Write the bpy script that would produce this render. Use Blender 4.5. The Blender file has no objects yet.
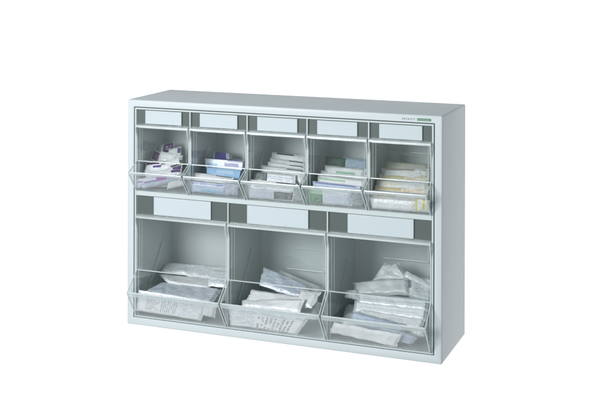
import bpy, bmesh, math, random
from mathutils import Vector, Matrix, noise

sc = bpy.context.scene
col = sc.collection
R = math.radians

# ---------------------------------------------------------------- camera
cam = bpy.data.objects.new('camera', bpy.data.cameras.new('camera'))
col.objects.link(cam)
cam.location = (1.08307, -1.92343, 0.68927)
cam.rotation_euler = (Matrix.Rotation(0.36736, 4, 'Z') @ Matrix.Rotation(R(90), 4, 'X') @ Matrix.Rotation(0.0030, 4, 'Z')).to_euler()
cam.data.sensor_width = 36
cam.data.lens = 1173.97 * 36 / 600
cam.data.shift_y = -247.33 / 600
cam.data.clip_start = 0.05
cam.data.clip_end = 100
sc.camera = cam

# ---------------------------------------------------------------- light: white world with an added bright sector, key softbox
w = bpy.data.worlds.new('World'); sc.world = w; w.use_nodes = True
nt = w.node_tree; nt.nodes.clear()
wo = nt.nodes.new('ShaderNodeOutputWorld')
bg = nt.nodes.new('ShaderNodeBackground')
tc = nt.nodes.new('ShaderNodeTexCoord')
dp = nt.nodes.new('ShaderNodeVectorMath'); dp.operation = 'DOT_PRODUCT'
bd = Vector((-0.06, 0.78, -0.62)).normalized()          # bright world sector added behind and below the cabinet; no sweep is built
dp.inputs[1].default_value = bd
nt.links.new(tc.outputs['Generated'], dp.inputs[0])
mr = nt.nodes.new('ShaderNodeMapRange')
mr.inputs['From Min'].default_value = 0.38; mr.inputs['From Max'].default_value = 0.70
mr.inputs['To Min'].default_value = 0.35; mr.inputs['To Max'].default_value = 1.15
nt.links.new(dp.outputs['Value'], mr.inputs['Value'])
nt.links.new(mr.outputs['Result'], bg.inputs['Strength'])
cm = nt.nodes.new('ShaderNodeMix'); cm.data_type = 'RGBA'      # cool tint added to the dim part of the world, bright sector neutral
cf = nt.nodes.new('ShaderNodeMapRange')
cf.inputs['From Min'].default_value = 0.38; cf.inputs['From Max'].default_value = 0.70
nt.links.new(dp.outputs['Value'], cf.inputs['Value']); nt.links.new(cf.outputs['Result'], cm.inputs[0])
cm.inputs[6].default_value = (0.90, 0.99, 1.02, 1); cm.inputs[7].default_value = (1, 1, 1, 1)
nt.links.new(cm.outputs[2], bg.inputs['Color'])
nt.links.new(bg.outputs[0], wo.inputs[0])

def area(name, loc, target, size, power, color=(1, 1, 1)):
    l = bpy.data.lights.new(name, 'AREA'); l.shape = 'RECTANGLE'
    l.size, l.size_y = size; l.energy = power; l.color = color
    o = bpy.data.objects.new(name, l); col.objects.link(o)
    o.location = loc
    o.rotation_euler = (Vector(target) - Vector(loc)).to_track_quat('-Z', 'Y').to_euler()
    return o
area('softbox_key', (-0.55, -2.2, 0.95), (0.3, 0, 0.2), (1.0, 0.8), 53, (0.97, 0.985, 1.0))

vs = sc.view_settings
vs.view_transform = 'Standard'; vs.look = 'None'; vs.exposure = 0; vs.gamma = 1
sc.cycles.transparent_max_bounces = 48
sc.cycles.max_bounces = 14
sc.cycles.transmission_bounces = 12
sc.cycles.diffuse_bounces = 5

# ---------------------------------------------------------------- material helpers
class NB:
    def __init__(s, name):
        s.m = bpy.data.materials.new(name); s.m.use_nodes = True
        s.t = s.m.node_tree; s.t.nodes.clear()
        s.out = s.t.nodes.new('ShaderNodeOutputMaterial')
    def n(s, kind, **kw):
        x = s.t.nodes.new(kind)
        for k, v in kw.items(): setattr(x, k, v)
        return x
    def put(s, v, sock):
        if isinstance(v, bpy.types.NodeSocket): s.t.links.new(v, sock)
        elif isinstance(v, (tuple, list)) and len(v) == 3 and sock.type == 'RGBA': sock.default_value = (*v, 1)
        else: sock.default_value = v
    def f(s, op, a, b=0.0, c=0.0):
        x = s.n('ShaderNodeMath', operation=op)
        s.put(a, x.inputs[0]); s.put(b, x.inputs[1]); s.put(c, x.inputs[2])
        return x.outputs[0]
    def mix(s, fac, a, b):
        x = s.n('ShaderNodeMix', data_type='RGBA')
        s.put(fac, x.inputs[0]); s.put(a, x.inputs[6]); s.put(b, x.inputs[7])
        return x.outputs[2]
    def noise(s, vec, scale, detail=2.0, rough=0.5, dim='3D'):
        x = s.n('ShaderNodeTexNoise', noise_dimensions=dim)
        if vec is not None: s.put(vec, x.inputs['Vector'])
        x.inputs['Scale'].default_value = scale; x.inputs['Detail'].default_value = detail
        x.inputs['Roughness'].default_value = rough
        return x.outputs[0]
    def bump(s, h, strength, dist):
        x = s.n('ShaderNodeBump'); s.put(h, x.inputs['Height'])
        x.inputs['Strength'].default_value = strength; x.inputs['Distance'].default_value = dist
        return x.outputs[0]
    def bsdf(s, color, rough=0.5, **kw):
        x = s.n('ShaderNodeBsdfPrincipled')
        s.put(color, x.inputs['Base Color']); s.put(rough, x.inputs['Roughness'])
        for k, v in kw.items(): s.put(v, x.inputs[k.replace('_', ' ')])
        return x
    def done(s, shader):
        s.t.links.new(shader, s.out.inputs[0]); return s.m

def paint(name, color, rough=0.42, orange=0.12):
    b = NB(name)
    co = b.n('ShaderNodeTexCoord').outputs['Object']
    big = b.noise(co, 6, 3)
    c = b.mix(b.f('MULTIPLY', big, 0.10), color, tuple(x * 0.86 for x in color))
    bp = b.bump(b.noise(co, 900, 2), orange, 0.0004)
    r = b.f('ADD', b.f('MULTIPLY', b.noise(co, 25, 4), 0.12), rough - 0.06)
    return b.done(b.bsdf(c, r, Normal=bp).outputs[0])

def clear_sheet(name, tint=(0.978, 0.99, 0.986), haze=0.012, base=0.045, power=4.0, rough=0.07):
    """thin moulded clear plastic"""
    b = NB(name)
    lw = b.n('ShaderNodeLayerWeight'); lw.inputs['Blend'].default_value = 0.5
    f = b.f('ADD', b.f('MULTIPLY', b.f('POWER', lw.outputs['Facing'], power), 0.85), base)
    co = b.n('ShaderNodeTexCoord').outputs['Object']
    bp = b.bump(b.noise(co, 22, 2), 0.25, 0.004)
    tr = b.n('ShaderNodeBsdfTransparent'); b.put(tint, tr.inputs[0])
    gl = b.n('ShaderNodeBsdfGlossy'); gl.inputs['Roughness'].default_value = rough
    b.put((1.0, 1.0, 1.0), gl.inputs[0]); b.put(bp, gl.inputs['Normal'])
    df = b.n('ShaderNodeBsdfDiffuse'); b.put((0.82, 0.88, 0.88), df.inputs[0])
    a = b.n('ShaderNodeMixShader'); b.put(haze, a.inputs[0])
    b.put(tr.outputs[0], a.inputs[1]); b.put(df.outputs[0], a.inputs[2])
    c = b.n('ShaderNodeMixShader'); b.put(f, c.inputs[0])
    b.put(a.outputs[0], c.inputs[1]); b.put(gl.outputs[0], c.inputs[2])
    return b.done(c.outputs[0])

def clear_edge(name):
    b = NB(name)
    return b.done(b.bsdf((0.92, 0.97, 0.98), 0.12, Transmission_Weight=0.45, IOR=1.45).outputs[0])

def plain(name, color, rough=0.5, **kw):
    b = NB(name)
    co = b.n('ShaderNodeTexCoord').outputs['Object']
    c = b.mix(b.f('MULTIPLY', b.noise(co, 60, 3), 0.12), color, tuple(x * 0.8 for x in color))
    return b.done(b.bsdf(c, rough, **kw).outputs[0])

M = {}
M['cabinet'] = paint('cabinet_paint', (0.66, 0.715, 0.735))
M['cassette'] = paint('cassette_paint', (0.62, 0.69, 0.69), 0.5)
M['inner'] = paint('inner_paint', (0.64, 0.675, 0.675), 0.5)
M['gap'] = plain('gap_shade_dark', (0.05, 0.06, 0.065), 0.7)  # near-black tone stands for shade in the open gap
M['recess_shade'] = plain('recess_shade_dark', (0.100, 0.125, 0.118), 0.35)  # dark tone stands for the shaded recess beside the labels
M['label'] = plain('label_card', (0.74, 0.785, 0.83), 0.6)
M['clear'] = clear_sheet('clear_plastic')
M['milky'] = clear_sheet('frosted_plastic', (0.95, 0.975, 0.98), 0.28, 0.06, rough=0.35)
M['back_streak'] = plain('streak_white', (0.85, 0.88, 0.88), 0.2)  # white tone stands for bright reflection streaks
M['tray'] = clear_sheet('tray_plastic', (0.985, 0.99, 0.99), 0.03, 0.075)
M['frost'] = clear_sheet('frosted_brace', (0.97, 0.985, 0.985), 0.22, 0.06)
M['edge'] = clear_edge('clear_plastic_edge')
M['logo_grey'] = plain('logo_grey', (0.22, 0.26, 0.26), 0.6)
M['logo_green'] = plain('logo_green', (0.045, 0.19, 0.085), 0.6)
M['logo_light'] = plain('logo_light', (0.50, 0.66, 0.54), 0.6)

# printed packaging: blocks are (u0, u1, v0, v1, kind, colour, rows) in the pack's own UV, v upwards
def printed(name, base, blocks, rough=0.45, film=0.0, crinkle=1.0, seed=0.0):
    b = NB(name)
    uv = b.n('ShaderNodeUVMap', uv_map='UVMap').outputs[0]
    sp = b.n('ShaderNodeSeparateXYZ'); b.put(uv, sp.inputs[0])
    u, v = sp.outputs[0], sp.outputs[1]
    ob = b.n('ShaderNodeTexCoord').outputs['Object']
    wear = b.noise(ob, 70, 3)
    c = b.mix(b.f('MULTIPLY', wear, 0.35), base, tuple(x * 0.84 for x in base))
    inkfac = None
    for i, (u0, u1, v0, v1, kind, ink, rows) in enumerate(blocks):
        inside = b.f('MULTIPLY', b.f('MULTIPLY', b.f('GREATER_THAN', u, u0), b.f('LESS_THAN', u, u1)),
                     b.f('MULTIPLY', b.f('GREATER_THAN', v, v0), b.f('LESS_THAN', v, v1)))
        if kind == 'solid':
            k = b.f('MULTIPLY', inside, b.f('ADD', 0.82, b.f('MULTIPLY', wear, 0.3)))
            k = b.f('MINIMUM', k, 1.0)
        else:
            a, p = (u, v) if kind != 'cols' else (v, u)
            line = b.f('MULTIPLY', b.f('SUBTRACT', p, v0 if kind != 'cols' else u0), rows * (1.5 if kind == 'text' else 1.0) / ((v1 - v0) if kind != 'cols' else (u1 - u0)))
            fr = b.f('FRACT', line); fl = b.f('FLOOR', line)
            on = b.f('MULTIPLY', b.f('GREATER_THAN', fr, 0.22), b.f('LESS_THAN', fr, 0.80))
            cx = b.n('ShaderNodeCombineXYZ')
            freq = {'text': 85, 'bold': 48, 'cols': 56, 'fleck': 20, 'lines': 2}[kind]
            b.put(b.f('MULTIPLY', a, freq), cx.inputs[0]); b.put(b.f('MULTIPLY', fl, 7.31), cx.inputs[1])
            b.put(b.f('ADD', b.f('MULTIPLY', b.f('FLOOR', b.f('MULTIPLY', fr, 5.0)), 1.7), seed + i * 3.3), cx.inputs[2])
            g = b.noise(cx.outputs[0], 1.0, 0.0)
            word = b.n('ShaderNodeCombineXYZ')
            b.put(b.f('MULTIPLY', a, freq * 0.16), word.inputs[0]); b.put(b.f('MULTIPLY', fl, 3.7), word.inputs[1]); b.put(seed + i, word.inputs[2])
            wd = b.f('GREATER_THAN', b.noise(word.outputs[0], 1.0, 0.0), 0.40)
            thr = {'text': 0.47, 'bold': 0.46, 'cols': 0.46, 'fleck': 0.52, 'lines': 0.30}[kind]
            k = b.f('MULTIPLY', b.f('MULTIPLY', inside, on), b.f('MULTIPLY', b.f('GREATER_THAN', g, thr), wd))
            k = b.f('MULTIPLY', k, 0.55 if kind == 'text' else 0.72)
        c = b.mix(k, c, ink)
    cr = b.noise(ob, 130 , 4, 0.6)
    rdg = b.f('ABSOLUTE', b.f('SUBTRACT', b.noise(ob, 55, 1.5, 0.4), 0.5)); rd2 = b.f('ABSOLUTE', b.f('SUBTRACT', b.noise(ob, 120, 1.0), 0.5))
    h = b.f('ADD', b.f('MULTIPLY', cr, 0.35), b.f('ADD', b.f('MULTIPLY', rdg, 2.6), b.f('MULTIPLY', rd2, 1.2)))
    bp = b.bump(h, 0.42 * crinkle, 0.0022)
    p = b.bsdf(c, rough, Normal=bp, Coat_Weight=0.55, Coat_Roughness=0.12)
    b.put(bp, p.inputs['Coat Normal'])
    if film > 0:
        tr = b.n('ShaderNodeBsdfTransparent'); b.put((0.93, 0.96, 0.96), tr.inputs[0])
        mx = b.n('ShaderNodeMixShader')
        fk = b.f('MULTIPLY', b.f('ADD', b.f('MULTIPLY', b.noise(ob, 45, 3), 1.2), -0.1), film)
        ed = b.f('LESS_THAN', b.f('MINIMUM', b.f('MINIMUM', u, b.f('SUBTRACT', 1.0, u)), b.f('MULTIPLY', b.f('MINIMUM', v, b.f('SUBTRACT', 1.0, v)), 0.4)), 0.04)
        fk = b.f('MAXIMUM', fk, b.f('MULTIPLY', ed, 0.62))
        b.put(b.f('MINIMUM', b.f('MAXIMUM', fk, 0.0), 0.85), mx.inputs[0])
        b.put(p.outputs[0], mx.inputs[1]); b.put(tr.outputs[0], mx.inputs[2])
        return b.done(mx.outputs[0])
    return b.done(p.outputs[0])

WH = (0.90, 0.92, 0.93); PL = (0.84, 0.87, 0.88); BLU = (0.12, 0.22, 0.46); LIL = (0.30, 0.34, 0.62)
BK = (0.03, 0.035, 0.045); PUR = (0.06, 0.008, 0.12); MAG = (0.42, 0.05, 0.50); IND = (0.045, 0.02, 0.30)
GR = (0.05, 0.20, 0.09); LGR = (0.36, 0.58, 0.42); YE = (0.72, 0.62, 0.04); MU = (0.50, 0.42, 0.16); TAN = (0.42, 0.35, 0.25)
SKY = (0.22, 0.42, 0.66); DB = (0.12, 0.17, 0.24)
STY = {
 'blue_text': (WH, [(0.03, .98, .08, .95, 'text', (0.20, 0.28, 0.44), 6)]),
 'blue_text2': (PL, [(0.05, .95, .1, .9, 'text', BLU, 5)]),
 'blue_text3': ((0.74, 0.80, 0.86), [(0.05, .98, .05, .95, 'bold', (0.38, 0.47, 0.64), 13)]),
 'text_cols': (WH, [(.14, .34, .2, .85, 'text', BK, 5), (.36, .60, .18, .85, 'cols', (0.16, 0.18, 0.32), 8), (.62, .97, .15, .9, 'text', (0.28, 0.36, 0.52), 7), (0.02, .97, .86, .97, 'text', BLU, 2)]),
 'text_rows': (WH, [(.03, .36, .2, .92, 'text', (0.24, 0.32, 0.5), 6), (.38, .86, .1, .72, 'cols', (0.07, 0.08, 0.12), 9), (.40, .97, .75, .97, 'text', BLU, 3)]),
 'plain': (PL, []), 'white': (WH, []), 'white_soft': ((0.80, 0.86, 0.88), [(.1, .9, .45, .52, 'solid', (0.62, 0.69, 0.72), 1), (.1, .9, .05, .2, 'text', (0.5, 0.58, 0.66), 2)], .12),
 'blue_dense': ((0.76, 0.82, 0.88), [(.03, .97, .05, .95, 'bold', (0.20, 0.32, 0.58), 14)]),
 'orange': ((0.78, 0.74, 0.64), [(.55, .95, .35, .9, 'bold', (0.62, 0.36, 0.12), 3), (.05, .5, .6, .85, 'solid', (0.60, 0.54, 0.30), 1)]),
 'film': (PL, [], .5), 'film_text': (PL, [(.3, .7, .3, .6, 'text', (0.3, 0.4, 0.5), 4)], .45),
 'film_dark': (PL, [(0, .12, .4, 1, 'solid', (0.16, 0.22, 0.27), 1), (.12, .98, .1, .75, 'fleck', (0.22, 0.32, 0.46), 7)], .3),
 'blue_film': ((0.58, 0.66, 0.76), [(.08, .9, .1, .9, 'text', (0.25, 0.38, 0.58), 6)], .25),
 'purple_top': (PL, [(.35, .98, .35, .98, 'solid', PUR, 1), (.5, .8, .5, .8, 'bold', WH, 2)]),
 'purple_mid': (PL, [(.1, .95, .1, .9, 'solid', (0.13, 0.02, 0.14), 1), (.3, .7, .3, .6, 'bold', (0.5, 0.3, 0.5), 2)]),
 'stripes': (PL, [(.0, 1, .35, .95, 'lines', BK, 4), (.3, 1, .1, .3, 'solid', PUR, 1)]),
 'purple_strokes': (WH, [(.05, .55, .72, .86, 'solid', PUR, 1), (.30, .62, .48, .62, 'solid', (0.10, 0.05, 0.28), 1), (.1, .9, .05, .4, 'text', LIL, 3)]),
 'film_purple': (PL, [(.72, .97, .5, .9, 'solid', (0.10, 0.05, 0.2), 1)], .45),
 'magenta': ((0.68, 0.71, 0.80), [(.42, .74, .45, .93, 'solid', MAG, 1), (.05, .42, .62, .72, 'solid', IND, 1), (.1, .9, .08, .35, 'text', LIL, 3)]),
 'indigo': ((0.45, 0.5, 0.6), [(.1, .8, .1, 1, 'solid', IND, 1)]),
 'box_lozenge': ((0.66, 0.74, 0.80), [(.05, .34, .05, .55, 'solid', SKY, 1), (.52, .9, .35, .72, 'solid', IND, 1), (.36, .9, .05, .28, 'text', (0.5, 0.5, 0.7), 2), (.6, 1, .86, 1, 'solid', IND, 1)]),
 'box_blue': ((0.24, 0.44, 0.66), [(.3, .8, .55, .9, 'solid', (0.36, 0.54, 0.72), 1), (.08, .6, .1, .4, 'text', WH, 2)]),
 'pale_text': (WH, [(.55, .97, .88, .97, 'solid', (0.05, 0.055, 0.06), 1), (.1, .8, .25, .8, 'text', (0.45, 0.5, 0.62), 3)]),
 'blue_stripes': ((0.58, 0.68, 0.80), [(.05, .9, .85, .93, 'solid', (0.16, 0.16, 0.5), 1), (.1, .85, .5, .75, 'bold', (0.45, 0.42, 0.75), 2), (.3, .9, .2, .42, 'solid', (0.28, 0.52, 0.74), 1), (.05, .95, .05, .15, 'text', IND, 1)]),
 'dots': ((0.62, 0.67, 0.76), [(.0, 1, .0, 1, 'fleck', (0.14, 0.2, 0.4), 8)], .2),
 'black_bar': (PL, [(.15, .62, .84, .98, 'solid', BK, 1), (.62, .95, .7, .9, 'text', (0.3, 0.34, 0.36), 2)]),
 'white_line': (WH, [(.6, .98, .8, .9, 'solid', (0.10, 0.12, 0.12), 1), (.05, .5, .5, .7, 'text', (0.4, 0.45, 0.5), 2)]),
 'blue_band': (WH, [(.05, .95, .42, .72, 'bold', (0.30, 0.36, 0.62), 2)]),
 'black_text': ((0.30, 0.34, 0.34), [(.05, .95, .1, .9, 'fleck', BK, 5)]),
 'front_black': ((0.70, 0.75, 0.80), [(.58, .97, .12, .68, 'solid', (0.045, 0.055, 0.06), 1), (.6, .95, .16, .64, 'bold', (0.45, 0.5, 0.5), 4), (.06, .55, .15, .62, 'text', LIL, 5), (.04, .4, .68, .9, 'text', (0.25, 0.28, 0.3), 2)]),
 'dark_film': ((0.52, 0.58, 0.59), [(.05, .95, .05, .95, 'fleck', (0.06, 0.08, 0.08), 7)], .35),
 'dark_green': ((0.06, 0.13, 0.09), [(.1, .9, .5, .9, 'text', (0.3, 0.4, 0.35), 3)]),
 'bluegrey': ((0.42, 0.52, 0.62), [(.05, .95, .1, .95, 'text', (0.16, 0.24, 0.34), 5)]),
 'green_line': (WH, [(.28, .75, .45, .6, 'solid', LGR, 1), (.75, .98, .3, .6, 'text', (0.4, 0.5, 0.55), 2)]),
 'green_edge': (WH, [(.05, .6, .55, .68, 'solid', (0.42, 0.62, 0.46), 1), (.1, .95, .25, .4, 'solid', (0.30, 0.38, 0.36), 1)]),
 'front_green': ((0.70, 0.76, 0.82), [(0, .33, 0, 1, 'solid', LGR, 1), (.05, .34, .05, .62, 'solid', GR, 1), (.06, .3, .1, .85, 'text', (0.5, 0.7, 0.55), 5), (.38, .8, .15, .6, 'bold', (0.42, 0.46, 0.72), 4), (.82, 1, .1, .9, 'fleck', (0.3, 0.35, 0.5), 8)]),
 'lime': ((0.66, 0.62, 0.50), [(.3, .5, .88, .97, 'solid', (0.55, 0.68, 0.12), 1), (.1, .95, .6, .8, 'solid', (0.45, 0.46, 0.42), 1)]),
 'tan': ((0.70, 0.73, 0.74), [(.80, .97, .3, .95, 'bold', (0.50, 0.33, 0.14), 4), (.1, .7, .8, .9, 'solid', (0.42, 0.32, 0.20), 1), (.3, .45, .3, .5, 'solid', (0.7, 0.66, 0.3), 1)]),
 'yellow_lines': ((0.70, 0.74, 0.74), [(.05, .4, .55, .85, 'bold', (0.62, 0.56, 0.22), 2), (.3, .9, .3, .45, 'text', (0.3, 0.33, 0.36), 1), (.75, .98, .2, .8, 'text', MU, 4)]),
 'mustard': ((0.66, 0.70, 0.72), [(.1, .45, .45, .75, 'solid', (0.50, 0.38, 0.22), 1), (.5, .95, .3, .7, 'bold', MU, 3)]),
 'yellow_bars': (WH, [(0, .16, 0, 1, 'solid', YE, 1), (.5, .68, .3, 1, 'solid', YE, 1), (.85, .95, .2, .9, 'solid', (0.7, 0.62, 0.2), 1), (.2, .5, .1, .9, 'fleck', (0.3, 0.3, 0.3), 5)]),
}
for i, (k, v) in enumerate(STY.items()):
    base, blocks = v[0], v[1]
    M[k] = printed('print_' + k, base, blocks, film=v[2] if len(v) > 2 else 0.0, crinkle=0.12 if k in ('indigo', 'box_lozenge', 'box_blue') else 1.0, seed=i * 1.37)

# ---------------------------------------------------------------- mesh helpers
def link(name, bm, mat, parent=None, smooth=False):
    bmesh.ops.recalc_face_normals(bm, faces=bm.faces)
    me = bpy.data.meshes.new(name); bm.to_mesh(me); bm.free()
    me.materials.append(M[mat] if isinstance(mat, str) else mat)
    if smooth:
        for p in me.polygons: p.use_smooth = True
    o = bpy.data.objects.new(name, me); col.objects.link(o)
    if parent:
        o.parent = parent
        o.matrix_parent_inverse = Matrix.Translation(-parent.location)
    return o
def empty(name, loc, label, cat, group=None):
    o = bpy.data.objects.new(name, None); col.objects.link(o)
    o.location = loc; o.empty_display_size = 0.02
    o['label'] = label; o['category'] = cat
    if group: o['group'] = group
    return o
def add_box(bm, x0, x1, y0, y1, z0, z1, bev=0.0, seg=2):
    vs_ = [bm.verts.new((x, y, z)) for x in (x0, x1) for y in (y0, y1) for z in (z0, z1)]
    F = [(0, 1, 3, 2), (4, 6, 7, 5), (0, 4, 5, 1), (2, 3, 7, 6), (0, 2, 6, 4), (1, 5, 7, 3)]
    fs = [bm.faces.new([vs_[i] for i in f]) for f in F]
    if bev > 0:
        ed = list({e for f in fs for e in f.edges})
        bmesh.ops.bevel(bm, geom=ed, offset=bev, segments=seg, profile=0.5, affect='EDGES', clamp_overlap=True)
def box(name, mat, parent, *a, bev=0.0, seg=2):
    bm = bmesh.new(); add_box(bm, *a, bev=bev, seg=seg); return link(name, bm, mat, parent, smooth=False)
def prism_x(bm, poly, x0, x1):
    a = [bm.verts.new((x0, y, z)) for y, z in poly]; b = [bm.verts.new((x1, y, z)) for y, z in poly]
    bm.faces.new(a); bm.faces.new(b[::-1])
    for i in range(len(poly)):
        j = (i + 1) % len(poly)
        bm.faces.new((a[i], b[i], b[j], a[j]))
def add_tube(bm, pts, r, n=8):
    pts = [Vector(p) for p in pts]; rings = []
    for i, p in enumerate(pts):
        d = (pts[min(i + 1, len(pts) - 1)] - pts[max(i - 1, 0)]).normalized()
        s = d.cross(Vector((0.31, 0.52, 0.79))).normalized(); t = d.cross(s)
        rings.append([bm.verts.new(p + r * (math.cos(a) * s + math.sin(a) * t)) for a in [2 * math.pi * k / n for k in range(n)]])
    for q, w_ in zip(rings, rings[1:]):
        for k in range(n): bm.faces.new((q[k], q[(k + 1) % n], w_[(k + 1) % n], w_[k]))
    bm.faces.new(rings[0]); bm.faces.new(rings[-1][::-1])

# ---------------------------------------------------------------- cabinet
W, H, D = 0.600, 0.4175, 0.170
cab = empty('cabinet', (0.3, 0.085, 0), 'pale blue grey metal cabinet holding two rows of clear tip out bins', 'cabinet')
X0, X1, Z0, Z1 = 0.0135, 0.5865, 0.0137, 0.4045
bm = bmesh.new()
o_ = [bm.verts.new((x, y, z)) for y in (0, D) for x, z in ((0, 0), (W, 0), (W, H), (0, H))]
i_ = [bm.verts.new((x, y, z)) for y in (0, D - .004) for x, z in ((X0, Z0), (X1, Z0), (X1, Z1), (X0, Z1))]
for k in range(4):
    j = (k + 1) % 4
    bm.faces.new((o_[k], o_[j], o_[4 + j], o_[4 + k])); bm.faces.new((o_[k], o_[j], i_[j], i_[k])); bm.faces.new((i_[k], i_[j], i_[4 + j], i_[4 + k]))
bm.faces.new(o_[4:]); bm.faces.new(i_[4:])
bm.edges.ensure_lookup_table()
outer = [e for e in bm.edges if all(v in o_ for v in e.verts)]
inner = [e for e in bm.edges if all(v in i_[:4] for v in e.verts)]
bmesh.ops.recalc_face_normals(bm, faces=bm.faces)
bmesh.ops.bevel(bm, geom=outer, offset=0.0028, segments=4, profile=0.5, affect='EDGES')
bmesh.ops.bevel(bm, geom=[e for e in inner if e.is_valid], offset=0.0008, segments=2, profile=0.5, affect='EDGES')
shell = link('shell', bm, 'cabinet', cab)
for p in shell.data.polygons: p.use_smooth = True
shell.data.set_sharp_from_angle(angle=R(35))

# dark strips painted as the shade in the gap round the cassette, then the cassette frame
bm = bmesh.new()
for a in ((X0 + .0002, X0 + .0018, .003, .120, Z0 + .0002, Z1 - .0002), (X1 - .0018, X1 - .0002, .003, .120, Z0 + .0002, Z1 - .0002),
          (X0 + .0018, X1 - .0018, .003, .120, Z1 - .0016, Z1 - .0002), (X0 + .0018, X1 - .0018, .003, .120, Z0 + .0002, Z0 + .0016)):
    add_box(bm, *a)
link('gap_shade', bm, 'gap', cab)
CX0, CX1, CZ0, CZ1 = 0.0155, 0.5845, 0.0155, 0.4028
def ring(name, x0, x1, z0, z1, t, y0, y1):
    bm = bmesh.new()
    add_box(bm, x0, x0 + t, y0, y1, z0, z1); add_box(bm, x1 - t, x1, y0, y1, z0, z1)
    add_box(bm, x0 + t, x1 - t, y0, y1, z1 - t, z1); add_box(bm, x0 + t, x1 - t, y0, y1, z0, z0 + t)
    return link(name, bm, 'cassette', cab)
ring('cassette_frame', CX0, CX1, CZ0, CZ1, 0.0028, 0.0006, 0.160)
box('shelf', 'cassette', cab, CX0 + .0029, CX1 - .0029, 0.0004, 0.160, 0.2405, 0.2492, bev=0.0008)
box('rear_panel', 'inner', cab, CX0 + .003, CX1 - .003, 0.148, 0.150, CZ0 + .003, 0.2403)
box('rear_panel', 'inner', cab, CX0 + .003, CX1 - .003, 0.116, 0.118, 0.2494, CZ1 - .003)
D1 = [0.1290, 0.2424, 0.3568, 0.4700]; D2 = [0.2054, 0.3953]
def divider(x, z0, z1, y1):
    box('divider', 'inner', cab, x - .0009, x + .0009, 0.0025, y1, z0, z1)
    box('divider_edge', 'cassette', cab, x - .0011, x + .0011, 0.0003, 0.0024, z0, z1)
for x in D1: divider(x, 0.2494, CZ1 - .003, 0.1158)
for x in D2: divider(x, CZ0 + .003, 0.2403, 0.1478)
box('liner_panel', 'inner', cab, CX0 + .0029, CX0 + .0037, 0.0035, 0.1158, 0.2494, CZ1 - .003)
box('liner_panel', 'inner', cab, CX0 + .0029, CX0 + .0037, 0.0035, 0.1478, CZ0 + .003, 0.2403)

# maker's mark, top right of the front
def text(name, body, size, x, z, mat, y=-0.0003, width=None):
    c = bpy.data.curves.new(name, 'FONT'); c.body = body; c.size = size; c.extrude = 0.0001
    t = bpy.data.objects.new(name, c); col.objects.link(t)
    dg = bpy.context.evaluated_depsgraph_get()
    me = bpy.data.meshes.new_from_object(t.evaluated_get(dg)); bpy.data.objects.remove(t)
    xs = [v.co.x for v in me.vertices]; s = (width / (max(xs) - min(xs))) if width else 1
    for v in me.vertices: v.co = Vector((x + (v.co.x - min(xs)) * s, y - v.co.z, z + v.co.y))
    me.materials.clear(); me.materials.append(M[mat])
    o = bpy.data.objects.new(name, me); col.objects.link(o)
    o.parent = cab; o.matrix_parent_inverse = Matrix.Translation(-cab.location)
    return o
text('maker_mark', 'PITATT', 0.0045, 0.5300, 0.4080, 'logo_grey', width=0.0225)
badge = box('maker_badge', 'logo_green', cab, 0.5560, 0.5800, -0.0004, 0.0001, 0.4078, 0.4117)
bm = bmesh.new()
rg_ = random.Random(4); xx = .5570
while xx < .5782:
    wl = rg_.uniform(.0007, .0014); add_box(bm, xx, xx + wl, -.0006, -.0004, .4088 + rg_.uniform(0, .0003), .4106 - rg_.uniform(0, .0004)); xx += wl + .0007
tb = link('badge_print', bm, 'logo_light', None)
tb.parent = badge

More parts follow.
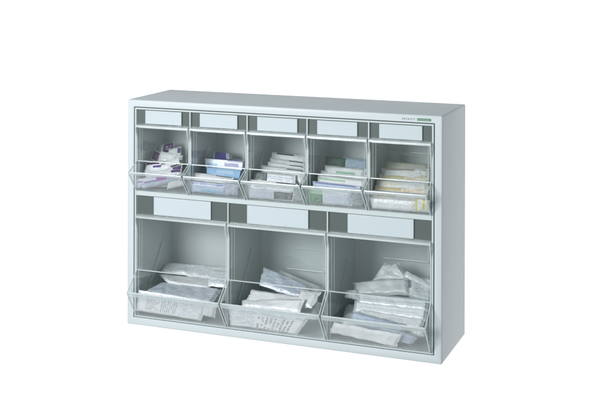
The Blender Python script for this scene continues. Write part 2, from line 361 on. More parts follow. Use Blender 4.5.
# ---------------------------------------------------------------- tip out bins
def make_bin(x0, x1, zb, zwin, zlip, zledge, lz0, lz1, htop, lab, depth, zback, label, group, diag, streaks=None):
    """x0..x1 clear width between dividers"""
    t = empty('tip_out_bin', ((x0 + x1) / 2, 0.0, zb), label, 'bin', group)
    g = 0.0006; a, b = x0 + g, x1 - g
    box('recess_shade', 'recess_shade', t, a, b, 0.0045, 0.0065, zledge + .0016, htop)  # dark panel put in as the shade of the recess behind the label
    box('label_card', 'label', t, lab[0], lab[1], 0.0012, 0.0022, lz0, lz1)
    box('label_cover', 'clear', t, a + .0004, b - .0004, 0.0002, 0.0008, zledge + .0018, htop - .0003)
    # ledge: a lip that stands out over the window, rounded over its front edge
    bm = bmesh.new()
    prism_x(bm, [(.0044, zledge), (.0044, zledge + .0014), (-.0050, zledge + .0012), (-.0068, zledge - .0002), (-.0072, zledge - .0032),
                 (-.0058, zledge - .0032), (-.0054, zledge - .0008), (-.0044, zledge)], a, b)
    link('pull_ledge', bm, 'milky', t)
    # window
    bm = bmesh.new(); add_box(bm, a + .0016, b - .0016, .0002, .0016, zwin, zledge - .0004)
    link('window', bm, 'clear', t)
    # side walls: window part, tipped tray ear in front, body behind
    ly = -.0355 if depth > .12 else -.0315; lb = .0070 if depth > .12 else .0042
    poly = [(.0042, zledge - .0002), (-.0042, zledge - .0002), (-.0060, zledge - .0034), (-.0056, zledge - .010), (-.0030, zledge - .017),
            (.0000, zledge - .026), (.0000, zwin), (ly, zlip), (ly + .0006, zlip - .0030), (-.0035, zb + .0022), (-.0012, zb + .0006),
            (depth, zb + .0006), (depth, zback), (.0042, zledge - .010)]
    for s in (0, 1):
        xa, xb = (a, a + .0013) if s == 0 else (b - .0013, b)
        bm = bmesh.new(); prism_x(bm, poly, xa, xb)
        sw = link('side_wall', bm, 'clear', t)
        xm = (xa + xb) / 2
        bm = bmesh.new()
        add_tube(bm, [(xm, y, z) for y, z in poly[1:11]], .0012)
        link('rim', bm, 'edge', sw)
        bm = bmesh.new(); xi = xa + .0030 if s == 0 else xb - .0030
        add_box(bm, min(xi, xi + .0010), max(xi, xi + .0010), .0018, .0040, zb + .0022, zwin + .001)
        link('corner_post', bm, 'edge', sw)
        if s == 0:
            bm = bmesh.new(); xr = xb + .0006
            (ya, za), (yb, zb_) = diag
            prism_x(bm, [(ya, za), (ya + .004, za), (yb + .013, zb_ - .003), (yb, zb_)], xr - .0004, xr + .0004)
            link('brace', bm, 'frost', sw)
    # tray front, leaning outwards
    f0, f1 = (ly, zlip), (-.0028, zb + .0016)
    dy, dz = f1[0] - f0[0], f1[1] - f0[1]; L = math.hypot(dy, dz); ny, nz = -dz / L * .0013, dy / L * .0013
    bm = bmesh.new()
    prism_x(bm, [f0, f1, (f1[0] + ny, f1[1] + nz), (f0[0] + ny, f0[1] + nz)], a + .0014, b - .0014)
    tf = link('tray_front', bm, 'tray', t)
    bm = bmesh.new()
    add_tube(bm, [(a + .0010, ly + .0006, zlip + .0002), (b - .0010, ly + .0006, zlip + .0002)], .0015)
    link('lip', bm, 'edge', tf)
    bm = bmesh.new(); prism_x(bm, [(ly - .0006, zlip - .0012), (ly + .0010, zlip - lb), (ly + .0020, zlip - lb + .0003), (ly + .0004, zlip - .0010)], a + .0014, b - .0014)
    link('lip_band', bm, 'milky', tf)
    bm = bmesh.new(); add_tube(bm, [(a + .0014, .0009, zwin), (b - .0014, .0009, zwin)], .0010)
    link('window_rim', bm, 'edge', t)
    bm = bmesh.new(); add_tube(bm, [(a + .0014, .0002, zledge - .0050), (b - .0014, .0002, zledge - .0050)], .0006)
    link('window_rib', bm, 'edge', t)
    for xr, rr_ in ((a + .0058, .0005), (a + .0108, .0004), (b - .0060, .0005)):
        bm = bmesh.new(); add_tube(bm, [(xr, .0014, zwin + .001), (xr, .0014, zledge - .006)], rr_)
        link('moulded_rib', bm, 'milky', t)
    bm = bmesh.new(); add_box(bm, a + .0014, b - .0014, -.0024, depth - .0004, zb + .0004, zb + .0016)
    link('bin_floor', bm, 'milky', t)
    if streaks:
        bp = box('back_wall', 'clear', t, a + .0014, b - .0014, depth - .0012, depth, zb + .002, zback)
        for (ra, rb, rz, rr) in streaks:
            bm = bmesh.new(); add_tube(bm, [(ra, depth - .0018, rz), (rb, depth - .0018, rz)], rr)  # reflection streak drawn as a white tube on the back wall
            link('back_streak', bm, 'back_streak', bp)
    return t

xs1 = [CX0 + .0037] + D1 + [CX1 - .0028]
UP = ['upper leftmost clear bin full of purple marked packs', 'upper clear bin with the blue and purple boxes, second from left',
      'middle upper clear bin with black printed packs', 'upper clear bin with the green block pack, second from right',
      'upper rightmost clear bin with yellow marked packs']
for k in range(5):
    xa = xs1[k] + (.0011 if k else 0); xb = xs1[k + 1] - (.0011 if k < 4 else 0)
    lc = [(.0368, .1110), (.1484, .2228), (.2618, .3381), (.3756, .4489), (.4886, .5644)][k]
    make_bin(xa, xb, .2494, .3045, .2880, .3712, .3742, .3985, .3996, lc, .108, .335, UP[k], 'small clear tip out bins in the upper row',
             ((.041, .290), (.067, .327)), streaks=[(xa + .045, xb - .012, .3345, .0005)] if k == 4 else None)
xs2 = [CX0 + .0037] + D2 + [CX1 - .0028]
LO = ['lower left large clear bin with mostly blue printed packs', 'lower middle large clear bin with one tilted blue pack on top', 'lower right large clear bin piled with translucent bags']
for k in range(3):
    xa = xs2[k] + (.0011 if k else 0); xb = xs2[k + 1] - (.0011 if k < 2 else 0)
    lc = [(.0550, .1708), (.2425, .3592), (.4322, .5498)][k]
    make_bin(xa, xb, .0183, .1025, .0692, .2036, .2070, .2398, .2402, lc, .140, .160, LO[k], 'large clear tip out bins in the lower row',
             ((.041, .055), (.102, .136)), streaks=[None, [(.265, .340, .0948, .0009), (.283, .340, .1353, .0004)], [(.455, .540, .1330, .0009)]][k])

# ---------------------------------------------------------------- packs
ITEMS = [
    ('syringe_pack', 'flat white pack with fine blue print across the back of the lower left bin', 'sterile packs in the lower left bin', [[0.02, 0.118, 0.0865], [0.1692, 0.118, 0.0916], [0.1736, 0.085, 0.0741], [0.0264, 0.085, 0.077]], 0.007, 0.9, 'blue_text', 'pouch'),
    ('syringe_pack', 'short blue printed pack at the right rear of the lower left bin', 'sterile packs in the lower left bin', [[0.1337, 0.082, 0.0936], [0.1873, 0.082, 0.093], [0.1914, 0.05, 0.0721], [0.1406, 0.05, 0.0726]], 0.006, 0.9, 'blue_text2', 'pouch'),
    ('gauze_pack', 'blank pale folded pack in the middle of the lower left bin pile', 'sterile packs in the lower left bin', [[0.0199, 0.085, 0.0735], [0.1385, 0.085, 0.0744], [0.1437, 0.052, 0.0649], [0.0584, 0.052, 0.0677]], 0.006, 1.2, 'plain', 'pouch'),
    ('syringe_pack', 'wide blue printed pack lying just behind the front pack of the lower left bin', 'sterile packs in the lower left bin', [[0.0373, 0.06, 0.0635], [0.1665, 0.06, 0.0641], [0.1767, -0.005, 0.0565], [0.0342, -0.005, 0.0619]], 0.008, 0.8, 'blue_text3', 'pouch'),
    ('syringe_pack', 'white pack with a black text column leaning on the lower left tray front', 'sterile packs in the lower left bin', [[0.0307, -0.01, 0.0684], [0.1731, -0.01, 0.0629], [0.1527, 0.001, 0.0224], [0.0195, 0.001, 0.0258]], 0.007, 0.7, 'text_cols', 'pouch'),
    ('gauze_pack', 'small crumpled blank pack at the right front corner of the lower left tray', 'sterile packs in the lower left bin', [[0.1611, -0.01, 0.0581], [0.1909, -0.01, 0.0603], [0.1783, 0.004, 0.0288], [0.1503, 0.004, 0.033]], 0.008, 1.8, 'plain', 'pouch'),
    ('gauze_pack', 'pale blank pack at the bottom of the lower left bin pile', 'sterile packs in the lower left bin', [[0.0195, 0.09, 0.0476], [0.1692, 0.09, 0.0554], [0.1763, 0.03, 0.0448], [0.0195, 0.03, 0.0358]], 0.01, 1.0, 'plain', 'pouch'),
    ('gauze_pack', 'translucent blank pack tucked behind the blue pack in the lower middle bin', 'sterile packs in the lower middle bin', [[0.2618, 0.112, 0.098], [0.3491, 0.112, 0.0731], [0.3451, 0.08, 0.0649], [0.2627, 0.08, 0.0859]], 0.006, 1.2, 'film', 'pouch'),
    ('syringe_pack', 'large tilted pack covered in blue print at the top of the lower middle bin pile', 'sterile packs in the lower middle bin', [[0.2386, 0.09, 0.107], [0.3318, 0.09, 0.079], [0.3294, 0.055, 0.0647], [0.2433, 0.055, 0.0832]], 0.009, 1.2, 'blue_dense', 'pouch'),
    ('gauze_pack', 'crumpled blank pack right of the white packs in the lower middle bin', 'sterile packs in the lower middle bin', [[0.3256, 0.055, 0.0823], [0.3658, 0.055, 0.0828], [0.3578, 0.025, 0.0617], [0.3293, 0.025, 0.0587]], 0.007, 1.8, 'plain', 'pouch'),
    ('gauze_pack', 'peaked white folded pack under the blue pack in the lower middle bin', 'sterile packs in the lower middle bin', [[0.2315, 0.05, 0.0743], [0.339, 0.05, 0.0724], [0.335, 0.025, 0.0611], [0.2284, 0.025, 0.0571]], 0.006, 1.6, 'white', 'pouch'),
    ('gauze_pack', 'long thin white blank pack across the middle of the lower middle bin', 'sterile packs in the lower middle bin', [[0.2212, 0.028, 0.0601], [0.3435, 0.028, 0.0754], [0.3431, 0.004, 0.0573], [0.2317, 0.004, 0.0562]], 0.007, 1.0, 'white', 'pouch'),
    ('syringe_pack', 'wide pack with rows of black characters leaning on the lower middle tray front', 'sterile packs in the lower middle bin', [[0.2105, -0.01, 0.0597], [0.3689, -0.01, 0.0589], [0.3403, 0.001, 0.02], [0.2105, 0.001, 0.0216]], 0.008, 0.8, 'text_rows', 'pouch'),
    ('gauze_pack', 'pale blank pack at the bottom of the lower middle bin pile', 'sterile packs in the lower middle bin', [[0.2105, 0.09, 0.0477], [0.3531, 0.09, 0.052], [0.3671, 0.02, 0.043], [0.2128, 0.02, 0.0406]], 0.01, 1.0, 'plain', 'pouch'),
    ('tubing_pack', 'shiny clear crumpled bag at the top of the lower right bin pile', 'sterile packs in the lower right bin', [[0.4644, 0.1, 0.1291], [0.4943, 0.1, 0.1372], [0.525, 0.082, 0.1109], [0.4512, 0.082, 0.1037]], 0.012, 1.5, 'film_text', 'pouch'),
    ('tubing_pack', 'printed clear pack with a dark edge at the right of the lower right bin', 'sterile packs in the lower right bin', [[0.5169, 0.085, 0.1226], [0.5641, 0.085, 0.1175], [0.5695, 0.05, 0.0805], [0.5285, 0.05, 0.0936]], 0.007, 1.2, 'film_dark', 'pouch'),
    ('tubing_pack', 'slim clear sleeve slanting over the dark edged pack in the lower right bin', 'sterile packs in the lower right bin', [[0.5161, 0.075, 0.1313], [0.5667, 0.075, 0.1116], [0.5649, 0.068, 0.1028], [0.5126, 0.068, 0.1222]], 0.004, 0.7, 'film', 'pouch'),
    ('tubing_pack', 'slim clear sleeve standing behind the shiny bag in the lower right bin', 'sterile packs in the lower right bin', [[0.4379, 0.112, 0.0892], [0.4645, 0.112, 0.1315], [0.4842, 0.09, 0.1352], [0.4617, 0.09, 0.0919]], 0.004, 0.7, 'film', 'pouch'),
    ('tubing_pack', 'long translucent pack below the clear bag in the lower right bin', 'sterile packs in the lower right bin', [[0.4167, 0.078, 0.1005], [0.5189, 0.078, 0.1167], [0.5289, 0.055, 0.0957], [0.4299, 0.055, 0.0821]], 0.01, 1.6, 'film', 'pouch'),
    ('tubing_pack', 'small rolled clear pack at the left of the lower right bin', 'sterile packs in the lower right bin', [[0.4077, 0.06, 0.0892], [0.4358, 0.06, 0.0938], [0.4406, 0.045, 0.0772], [0.4127, 0.045, 0.0814]], 0.009, 1.8, 'film', 'pouch'),
    ('gauze_pack', 'uppermost of the three long white packs in the middle of the lower right bin', 'sterile packs in the lower right bin', [[0.4353, 0.05, 0.0902], [0.5642, 0.05, 0.0929], [0.5666, 0.034, 0.0761], [0.4386, 0.034, 0.0747]], 0.006, 0.9, 'white_soft', 'pouch'),
    ('gauze_pack', 'middle one of the three long white packs in the middle of the lower right bin', 'sterile packs in the lower right bin', [[0.4337, 0.038, 0.0801], [0.5655, 0.038, 0.08], [0.5662, 0.022, 0.0624], [0.4352, 0.022, 0.0638]], 0.006, 0.9, 'white_soft', 'pouch'),
    ('gauze_pack', 'lowest of the three long white packs in the middle of the lower right bin', 'sterile packs in the lower right bin', [[0.4468, 0.026, 0.0708], [0.5651, 0.026, 0.0671], [0.5624, 0.01, 0.0503], [0.4446, 0.01, 0.0561]], 0.006, 1.0, 'film_text', 'pouch'),
    ('tubing_pack', 'blue tinted printed pack across the lower right bin behind the tray front', 'sterile packs in the lower right bin', [[0.4404, 0.012, 0.0689], [0.5355, 0.012, 0.0569], [0.5294, -0.004, 0.0406], [0.4347, -0.004, 0.0522]], 0.007, 1.3, 'blue_film', 'pouch'),
    ('gauze_pack', 'long crumpled white pack along the front of the lower right tray', 'sterile packs in the lower right bin', [[0.4134, -0.016, 0.0551], [0.5346, -0.016, 0.0482], [0.5212, 0.0, 0.0206], [0.4, 0.0, 0.0312]], 0.006, 1.5, 'white', 'pouch'),
    ('tubing_pack', 'small torn blue tinted pack at the right front of the lower right tray', 'sterile packs in the lower right bin', [[0.5271, -0.008, 0.0534], [0.562, -0.008, 0.0438], [0.5464, 0.004, 0.0265], [0.52, 0.004, 0.0286]], 0.006, 2.0, 'blue_film', 'pouch'),
    ('gauze_pack', 'pale blank pack at the bottom of the lower right bin pile', 'sterile packs in the lower right bin', [[0.4, 0.09, 0.0528], [0.5536, 0.09, 0.0535], [0.5649, 0.02, 0.0373], [0.4119, 0.02, 0.0391]], 0.012, 1.0, 'plain', 'pouch'),
    ('needle_pack', 'small pack with a dark purple end standing at the rear of the upper left bin', 'purple marked packs in the upper left bin', [[0.0207, 0.085, 0.3205], [0.0529, 0.085, 0.328], [0.0627, 0.07, 0.3024], [0.0243, 0.07, 0.2963]], 0.004, 0.8, 'purple_top', 'pouch'),
    ('needle_pack', 'tilted pack with a dark purple blister left of centre in the upper left bin', 'purple marked packs in the upper left bin', [[0.019, 0.065, 0.3158], [0.044, 0.065, 0.3078], [0.0428, 0.055, 0.2885], [0.019, 0.055, 0.2982]], 0.004, 0.8, 'purple_mid', 'pouch'),
    ('needle_pack', 'white folded pack curling across the centre of the upper left bin', 'purple marked packs in the upper left bin', [[0.0382, 0.06, 0.3139], [0.072, 0.06, 0.3102], [0.0665, 0.05, 0.2927], [0.0349, 0.05, 0.2945]], 0.004, 1.4, 'white', 'pouch'),
    ('needle_pack', 'pack with black and white stripes at the right of the upper left bin', 'purple marked packs in the upper left bin', [[0.0713, 0.045, 0.3032], [0.0922, 0.045, 0.312], [0.0975, 0.03, 0.2795], [0.0747, 0.03, 0.2761]], 0.004, 0.8, 'stripes', 'pouch'),
    ('needle_pack', 'long white pack with thin purple strokes pointing left in the upper left bin', 'purple marked packs in the upper left bin', [[0.019, 0.035, 0.2967], [0.0743, 0.035, 0.3032], [0.084, 0.012, 0.2818], [0.032, 0.012, 0.2766]], 0.004, 1.0, 'purple_strokes', 'pouch'),
    ('needle_pack', 'clear slanting pack with a purple tip in the middle of the upper left bin', 'purple marked packs in the upper left bin', [[0.034, 0.02, 0.279], [0.1047, 0.02, 0.3002], [0.1081, 0.005, 0.2828], [0.0545, 0.005, 0.2682]], 0.004, 1.0, 'film_purple', 'pouch'),
    ('needle_pack', 'front pack with a magenta patch in the upper left tray', 'purple marked packs in the upper left bin', [[0.0356, -0.01, 0.2733], [0.1076, -0.01, 0.289], [0.0983, 0.0, 0.2702], [0.0363, 0.0, 0.2535]], 0.004, 1.0, 'magenta', 'pouch'),
    ('needle_pack', 'bluish flat pack in the front left corner of the upper left tray', 'purple marked packs in the upper left bin', [[0.024, -0.008, 0.2713], [0.0759, -0.008, 0.2848], [0.066, -0.001, 0.2664], [0.0201, -0.001, 0.2535]], 0.003, 0.8, 'magenta', 'pouch'),
    ('needle_pack', 'clear flat pack in the front right corner of the upper left tray', 'purple marked packs in the upper left bin', [[0.0902, -0.008, 0.2784], [0.1245, -0.008, 0.2898], [0.1192, -0.001, 0.2663], [0.0824, -0.001, 0.2556]], 0.003, 0.8, 'film_purple', 'pouch'),
    ('needle_pack', 'pale pack lying under the purple marked packs in the upper left bin', 'purple marked packs in the upper left bin', [[0.019, 0.06, 0.2772], [0.0845, 0.06, 0.2865], [0.1034, 0.01, 0.2614], [0.0225, 0.01, 0.2539]], 0.005, 1.0, 'plain', 'pouch'),
    ('needle_pack', 'thin clear strip pack standing upright at the rear right of the upper left bin', 'purple marked packs in the upper left bin', [[0.05, 0.07, 0.3168], [0.0775, 0.07, 0.3241], [0.0829, 0.055, 0.3023], [0.0534, 0.055, 0.2948]], 0.003, 1.0, 'film_purple', 'pouch'),
    ('needle_pack', 'narrow white strip pack crossing the middle of the upper left bin', 'purple marked packs in the upper left bin', [[0.019, 0.03, 0.2851], [0.0914, 0.03, 0.3106], [0.0975, 0.022, 0.3012], [0.019, 0.022, 0.2757]], 0.003, 0.7, 'purple_strokes', 'pouch'),
    ('needle_pack', 'narrow dark tipped strip pack above the tray lip of the upper left bin', 'purple marked packs in the upper left bin', [[0.0299, 0.012, 0.2839], [0.1066, 0.012, 0.2924], [0.1106, 0.004, 0.2831], [0.0363, 0.004, 0.2727]], 0.003, 0.7, 'film_purple', 'pouch'),
    ('needle_pack', 'narrow pale strip pack slanting across the upper left tray', 'purple marked packs in the upper left bin', [[0.0325, -0.012, 0.2624], [0.1167, -0.012, 0.2863], [0.1146, -0.004, 0.2757], [0.0343, -0.004, 0.2535]], 0.003, 0.8, 'blue_film', 'pouch'),
    ('cannula_box', 'small rear box with an indigo patch on top in the second upper bin', 'blue boxes and packs in the second upper bin', [[0.1419, 0.075, 0.3176], [0.1728, 0.075, 0.3156], [0.1807, 0.062, 0.3052], [0.1459, 0.062, 0.3068]], 0.012, 0.1, 'indigo', 'box'),
    ('cannula_box', 'pale box with a purple lozenge topmost in the second upper bin', 'blue boxes and packs in the second upper bin', [[0.1376, 0.045, 0.3091], [0.2145, 0.045, 0.3082], [0.2138, 0.042, 0.2922], [0.141, 0.042, 0.2931]], 0.03, 0.1, 'box_lozenge', 'box'),
    ('cannula_box', 'sky blue box under the purple lozenge box in the second upper bin', 'blue boxes and packs in the second upper bin', [[0.1488, 0.03, 0.2957], [0.2171, 0.03, 0.2945], [0.2139, 0.028, 0.2765], [0.1497, 0.028, 0.2795]], 0.032, 0.1, 'box_blue', 'box'),
    ('catheter_pack', 'pale flat pack behind the tray pack in the second upper bin', 'blue boxes and packs in the second upper bin', [[0.133, 0.012, 0.2885], [0.2112, 0.012, 0.2846], [0.2108, 0.004, 0.2734], [0.133, 0.004, 0.2754]], 0.006, 0.5, 'pale_text', 'pouch'),
    ('catheter_pack', 'blue and lilac striped pack leaning on the second upper tray front', 'blue boxes and packs in the second upper bin', [[0.133, -0.008, 0.2764], [0.2104, -0.008, 0.2756], [0.2032, -0.001, 0.255], [0.133, -0.001, 0.2559]], 0.007, 0.7, 'blue_stripes', 'pouch'),
    ('catheter_pack', 'crumpled dotted pack at the right end of the second upper tray', 'blue boxes and packs in the second upper bin', [[0.2044, -0.012, 0.2813], [0.2337, -0.012, 0.2797], [0.2244, 0.0, 0.2554], [0.1988, 0.0, 0.2536]], 0.005, 1.8, 'dots', 'pouch'),
    ('dressing_pack', 'rear pack with a black bar along its top in the middle upper bin', 'paper packs in the middle upper bin', [[0.2596, 0.075, 0.3244], [0.3304, 0.075, 0.3212], [0.334, 0.055, 0.2958], [0.2658, 0.055, 0.2987]], 0.006, 0.4, 'black_bar', 'pouch'),
    ('dressing_pack', 'plain white pack second from the back in the middle upper bin', 'paper packs in the middle upper bin', [[0.2619, 0.062, 0.3156], [0.3294, 0.062, 0.3124], [0.3343, 0.044, 0.2906], [0.2683, 0.044, 0.2935]], 0.006, 0.4, 'pale_text', 'pouch'),
    ('dressing_pack', 'white pack standing third from the back in the middle upper bin', 'paper packs in the middle upper bin', [[0.2502, 0.045, 0.3049], [0.3358, 0.045, 0.3022], [0.3403, 0.028, 0.2796], [0.2593, 0.028, 0.2849]], 0.006, 0.5, 'white_line', 'pouch'),
    ('dressing_pack', 'white pack with a blue band fourth from the back in the middle upper bin', 'paper packs in the middle upper bin', [[0.2672, 0.028, 0.2962], [0.3251, 0.028, 0.2946], [0.3312, 0.012, 0.2731], [0.2718, 0.012, 0.2761]], 0.006, 0.5, 'blue_band', 'pouch'),
    ('dressing_pack', 'small dark printed pack left of the blue banded pack in the middle upper bin', 'paper packs in the middle upper bin', [[0.2465, 0.024, 0.2963], [0.2708, 0.024, 0.2954], [0.2746, 0.01, 0.2785], [0.2494, 0.01, 0.2803]], 0.005, 0.3, 'black_text', 'pouch'),
    ('dressing_pack', 'front pack with lilac writing and a black printed block in the middle upper tray', 'paper packs in the middle upper bin', [[0.2465, -0.009, 0.2806], [0.3394, -0.009, 0.2793], [0.3324, -0.001, 0.2535], [0.2465, -0.001, 0.2535]], 0.007, 0.6, 'front_black', 'pouch'),
    ('dressing_pack', 'crumpled translucent pack end at the right of the middle upper tray', 'paper packs in the middle upper bin', [[0.3368, -0.012, 0.285], [0.3525, -0.012, 0.283], [0.3525, 0.0, 0.2535], [0.332, 0.0, 0.2535]], 0.005, 2.0, 'dark_film', 'pouch'),
    ('dressing_pack', 'thin grey edged pack peeping out between the rear packs in the middle upper bin', 'paper packs in the middle upper bin', [[0.2603, 0.054, 0.3104], [0.3324, 0.054, 0.3076], [0.3365, 0.038, 0.2882], [0.2688, 0.038, 0.291]], 0.004, 0.4, 'white_line', 'pouch'),
    ('dressing_pack', 'thin pale pack low behind the tray pack in the middle upper bin', 'paper packs in the middle upper bin', [[0.2481, 0.004, 0.2858], [0.3381, 0.004, 0.2839], [0.3401, -0.006, 0.2666], [0.2524, -0.006, 0.2674]], 0.004, 0.5, 'pale_text', 'pouch'),
    ('bandage_pack', 'thin pale green lined pack between the two white packs in the fourth upper bin', 'green marked packs in the fourth upper bin', [[0.3682, 0.04, 0.3042], [0.454, 0.04, 0.3017], [0.4579, 0.022, 0.2834], [0.3747, 0.022, 0.2848]], 0.004, 0.5, 'green_line', 'pouch'),
    ('bandage_pack', 'thin dotted pack just behind the front green pack in the fourth upper bin', 'green marked packs in the fourth upper bin', [[0.3656, 0.006, 0.2906], [0.454, 0.006, 0.2879], [0.456, -0.006, 0.2696], [0.3718, -0.006, 0.2723]], 0.004, 0.6, 'blue_stripes', 'pouch'),
    ('bandage_pack', 'rear pack with a dark green corner in the fourth upper bin', 'green marked packs in the fourth upper bin', [[0.3662, 0.072, 0.3238], [0.4043, 0.072, 0.3225], [0.4082, 0.055, 0.3006], [0.3704, 0.055, 0.3017]], 0.006, 0.3, 'dark_green', 'pouch'),
    ('bandage_pack', 'rear pack of blue grey small print at the right of the fourth upper bin', 'green marked packs in the fourth upper bin', [[0.3976, 0.075, 0.3234], [0.4466, 0.075, 0.3218], [0.4501, 0.058, 0.2956], [0.4015, 0.058, 0.2996]], 0.006, 0.5, 'bluegrey', 'pouch'),
    ('bandage_pack', 'thick white pack with a green line in the middle of the fourth upper bin', 'green marked packs in the fourth upper bin', [[0.3722, 0.05, 0.3116], [0.4508, 0.05, 0.3103], [0.4535, 0.03, 0.2869], [0.3812, 0.03, 0.2891]], 0.008, 0.5, 'green_line', 'pouch'),
    ('bandage_pack', 'white pack with a pale green edge low in the fourth upper bin', 'green marked packs in the fourth upper bin', [[0.3662, 0.03, 0.2996], [0.4553, 0.03, 0.2949], [0.4592, 0.012, 0.275], [0.3727, 0.012, 0.2777]], 0.007, 0.5, 'green_edge', 'pouch'),
    ('bandage_pack', 'front pack with a green block and lilac writing in the fourth upper tray', 'green marked packs in the fourth upper bin', [[0.3618, -0.009, 0.2852], [0.4462, -0.009, 0.2824], [0.4416, -0.001, 0.2535], [0.3606, -0.001, 0.2535]], 0.007, 0.6, 'front_green', 'pouch'),
    ('bandage_pack', 'crinkled black flecked pack end at the right of the fourth upper tray', 'green marked packs in the fourth upper bin', [[0.4436, -0.012, 0.2871], [0.466, -0.012, 0.2853], [0.4612, 0.0, 0.2535], [0.4395, 0.0, 0.2535]], 0.005, 2.2, 'dark_film', 'pouch'),
    ('plaster_pack', 'rear cream pack with a small lime mark in the right upper bin', 'yellow marked packs in the right upper bin', [[0.4815, 0.07, 0.323], [0.5597, 0.07, 0.3207], [0.5631, 0.05, 0.301], [0.482, 0.05, 0.3009]], 0.006, 0.4, 'lime', 'pouch'),
    ('plaster_pack', 'tan ended pack second from the back in the right upper bin', 'yellow marked packs in the right upper bin', [[0.4769, 0.055, 0.3137], [0.5636, 0.055, 0.3174], [0.5667, 0.036, 0.2883], [0.4826, 0.036, 0.2895]], 0.007, 0.6, 'tan', 'pouch'),
    ('plaster_pack', 'pack with yellow and grey lines in the middle of the right upper bin', 'yellow marked packs in the right upper bin', [[0.474, 0.036, 0.2966], [0.5667, 0.036, 0.2986], [0.5714, 0.018, 0.2733], [0.4772, 0.018, 0.2751]], 0.008, 0.6, 'yellow_lines', 'pouch'),
    ('plaster_pack', 'pack with a mustard band just behind the front pack in the right upper bin', 'yellow marked packs in the right upper bin', [[0.474, 0.014, 0.282], [0.5707, 0.014, 0.2816], [0.5726, 0.0, 0.2634], [0.474, 0.0, 0.2646]], 0.007, 0.6, 'mustard', 'pouch'),
    ('plaster_pack', 'thin orange printed pack third from the back in the right upper bin', 'yellow marked packs in the right upper bin', [[0.4759, 0.046, 0.3047], [0.5659, 0.046, 0.3062], [0.5683, 0.03, 0.2878], [0.4808, 0.03, 0.2887]], 0.004, 0.6, 'orange', 'pouch'),
    ('plaster_pack', 'thin orange printed pack low in the pile of the right upper bin', 'yellow marked packs in the right upper bin', [[0.474, 0.026, 0.2878], [0.5693, 0.026, 0.2886], [0.5718, 0.01, 0.2715], [0.4761, 0.01, 0.2714]], 0.004, 0.6, 'orange', 'pouch'),
    ('plaster_pack', 'blank white front pack leaning on the right upper tray front', 'yellow marked packs in the right upper bin', [[0.4743, -0.007, 0.272], [0.5589, -0.007, 0.2722], [0.5537, -0.001, 0.2535], [0.4777, -0.001, 0.2535]], 0.006, 0.4, 'white', 'pouch'),
    ('plaster_pack', 'bundle of packs with bright yellow edges at the right upper tray corner', 'yellow marked packs in the right upper bin', [[0.5568, -0.012, 0.2781], [0.582, -0.012, 0.2766], [0.5778, 0.0, 0.2535], [0.5535, 0.0, 0.2535]], 0.006, 0.8, 'yellow_bars', 'pouch'),
]
def smooth01(t): return t * t * (3 - 2 * t)
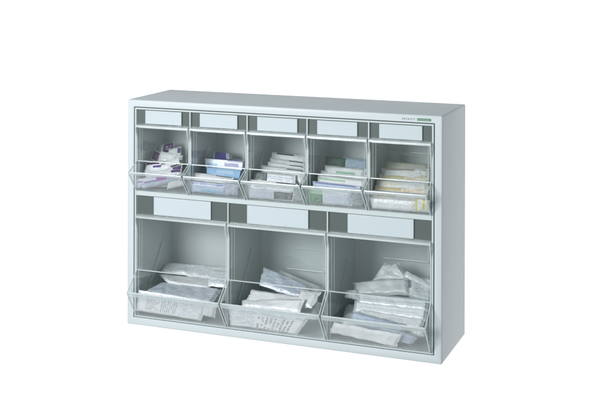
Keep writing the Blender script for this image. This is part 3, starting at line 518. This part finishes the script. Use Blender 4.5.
def make_pack(i, name, label, group, q, th, cr, style, shape):
    TL, TR, BR, BL = [Vector(v) for v in q]
    c = (TL + TR + BR + BL) / 4
    nrm = ((TR + BR - TL - BL).cross(TL + TR - BL - BR)).normalized()
    if nrm.y > 0: nrm = -nrm                      # towards the front
    wd = ((TR - TL).length + (BR - BL).length) / 2; ht = ((TL - BL).length + (TR - BR).length) / 2
    bm = bmesh.new(); uvl = bm.loops.layers.uv.new('UVMap')
    if shape == 'box': nx, ny = 6, 3
    else: nx, ny = max(14, int(wd / .0015)), max(12, int(ht / .0013))
    sd = Vector((i * 3.17, i * 1.3, i * .7))
    amp = .0011 * min(cr, 1.5) * min(1.0, ht / .03 + .3)
    rr = random.Random(100 + i)
    folds = []
    for k in range(6):
        an = rr.uniform(0, math.pi); folds.append((math.cos(an), math.sin(an), rr.uniform(.016, .06), rr.random(), rr.uniform(.15, .5)))
    def P(u, v, side):
        p = TL.lerp(TR, u).lerp(BL.lerp(BR, u), 1 - v)
        if shape == 'box':
            return p + (Vector((0, th, -th * .06)) if side else Vector((0, 0, 0)))
        edge = min(u, 1 - u) * wd; ev = min(v, 1 - v) * ht
        e = smooth01(min(1, edge / .008)) * smooth01(min(1, ev / .006))
        s = noise.noise(p * 45 + sd)
        wz = .25 * noise.noise(p * 40 - sd)
        cv = 0.0
        for (du, dv, lam, ph, ak) in folds:
            x = (u * wd * du + v * ht * dv) / lam + ph + wz
            cv += ak * (abs((x % 1.0) * 2 - 1) - .5)
        off = nrm * amp * (s * .6 + cv + .10 * noise.noise(p * 190 + sd))
        # ragged outline
        off += (TR - TL).normalized() * noise.noise(Vector((v * 5, i, 3.1))) * .0016 * cr * (abs(u - .5) * 2) ** 3
        off += (TL - BL).normalized() * noise.noise(Vector((u * 6, i, 9.1))) * .0013 * cr * (abs(v - .5) * 2) ** 3
        body = th * .5 * e * (1 + .3 * noise.noise(p * 60 + sd * 3))
        return p + off + nrm * (.0002 + body) * (1 if side == 0 else -1)
    for side in (0, 1):
        g = [[bm.verts.new(P(u / nx, v / ny, side)) for u in range(nx + 1)] for v in range(ny + 1)]
        if side == 0: front = g
        for v in range(ny):
            for u in range(nx):
                f = bm.faces.new((g[v][u], g[v][u + 1], g[v + 1][u + 1], g[v + 1][u]))
                for l, (a, b) in zip(f.loops, ((u, v), (u + 1, v), (u + 1, v + 1), (u, v + 1))):
                    l[uvl].uv = (a / nx, b / ny)
    back = g
    per = [(0, u) for u in range(nx + 1)] + [(v, nx) for v in range(1, ny + 1)] + [(ny, u) for u in range(nx - 1, -1, -1)] + [(v, 0) for v in range(ny - 1, 0, -1)]
    for k in range(len(per)):
        (a, b), (c_, d) = per[k], per[(k + 1) % len(per)]
        f = bm.faces.new((front[a][b], front[c_][d], back[c_][d], back[a][b]))
        for l in f.loops: l[uvl].uv = (.97, .97) if shape == 'box' else (.01, .01)
    for v_ in bm.verts: v_.co -= c
    o = link(name, bm, style, None, smooth=(shape != 'box'))
    o.location = c
    o['label'] = label; o['category'] = name.replace('_', ' '); o['group'] = group
for i, (name, label, group, q, th, cr, style, shape) in enumerate(ITEMS):
    make_pack(i, name, label, group, q, th, cr, style, shape)
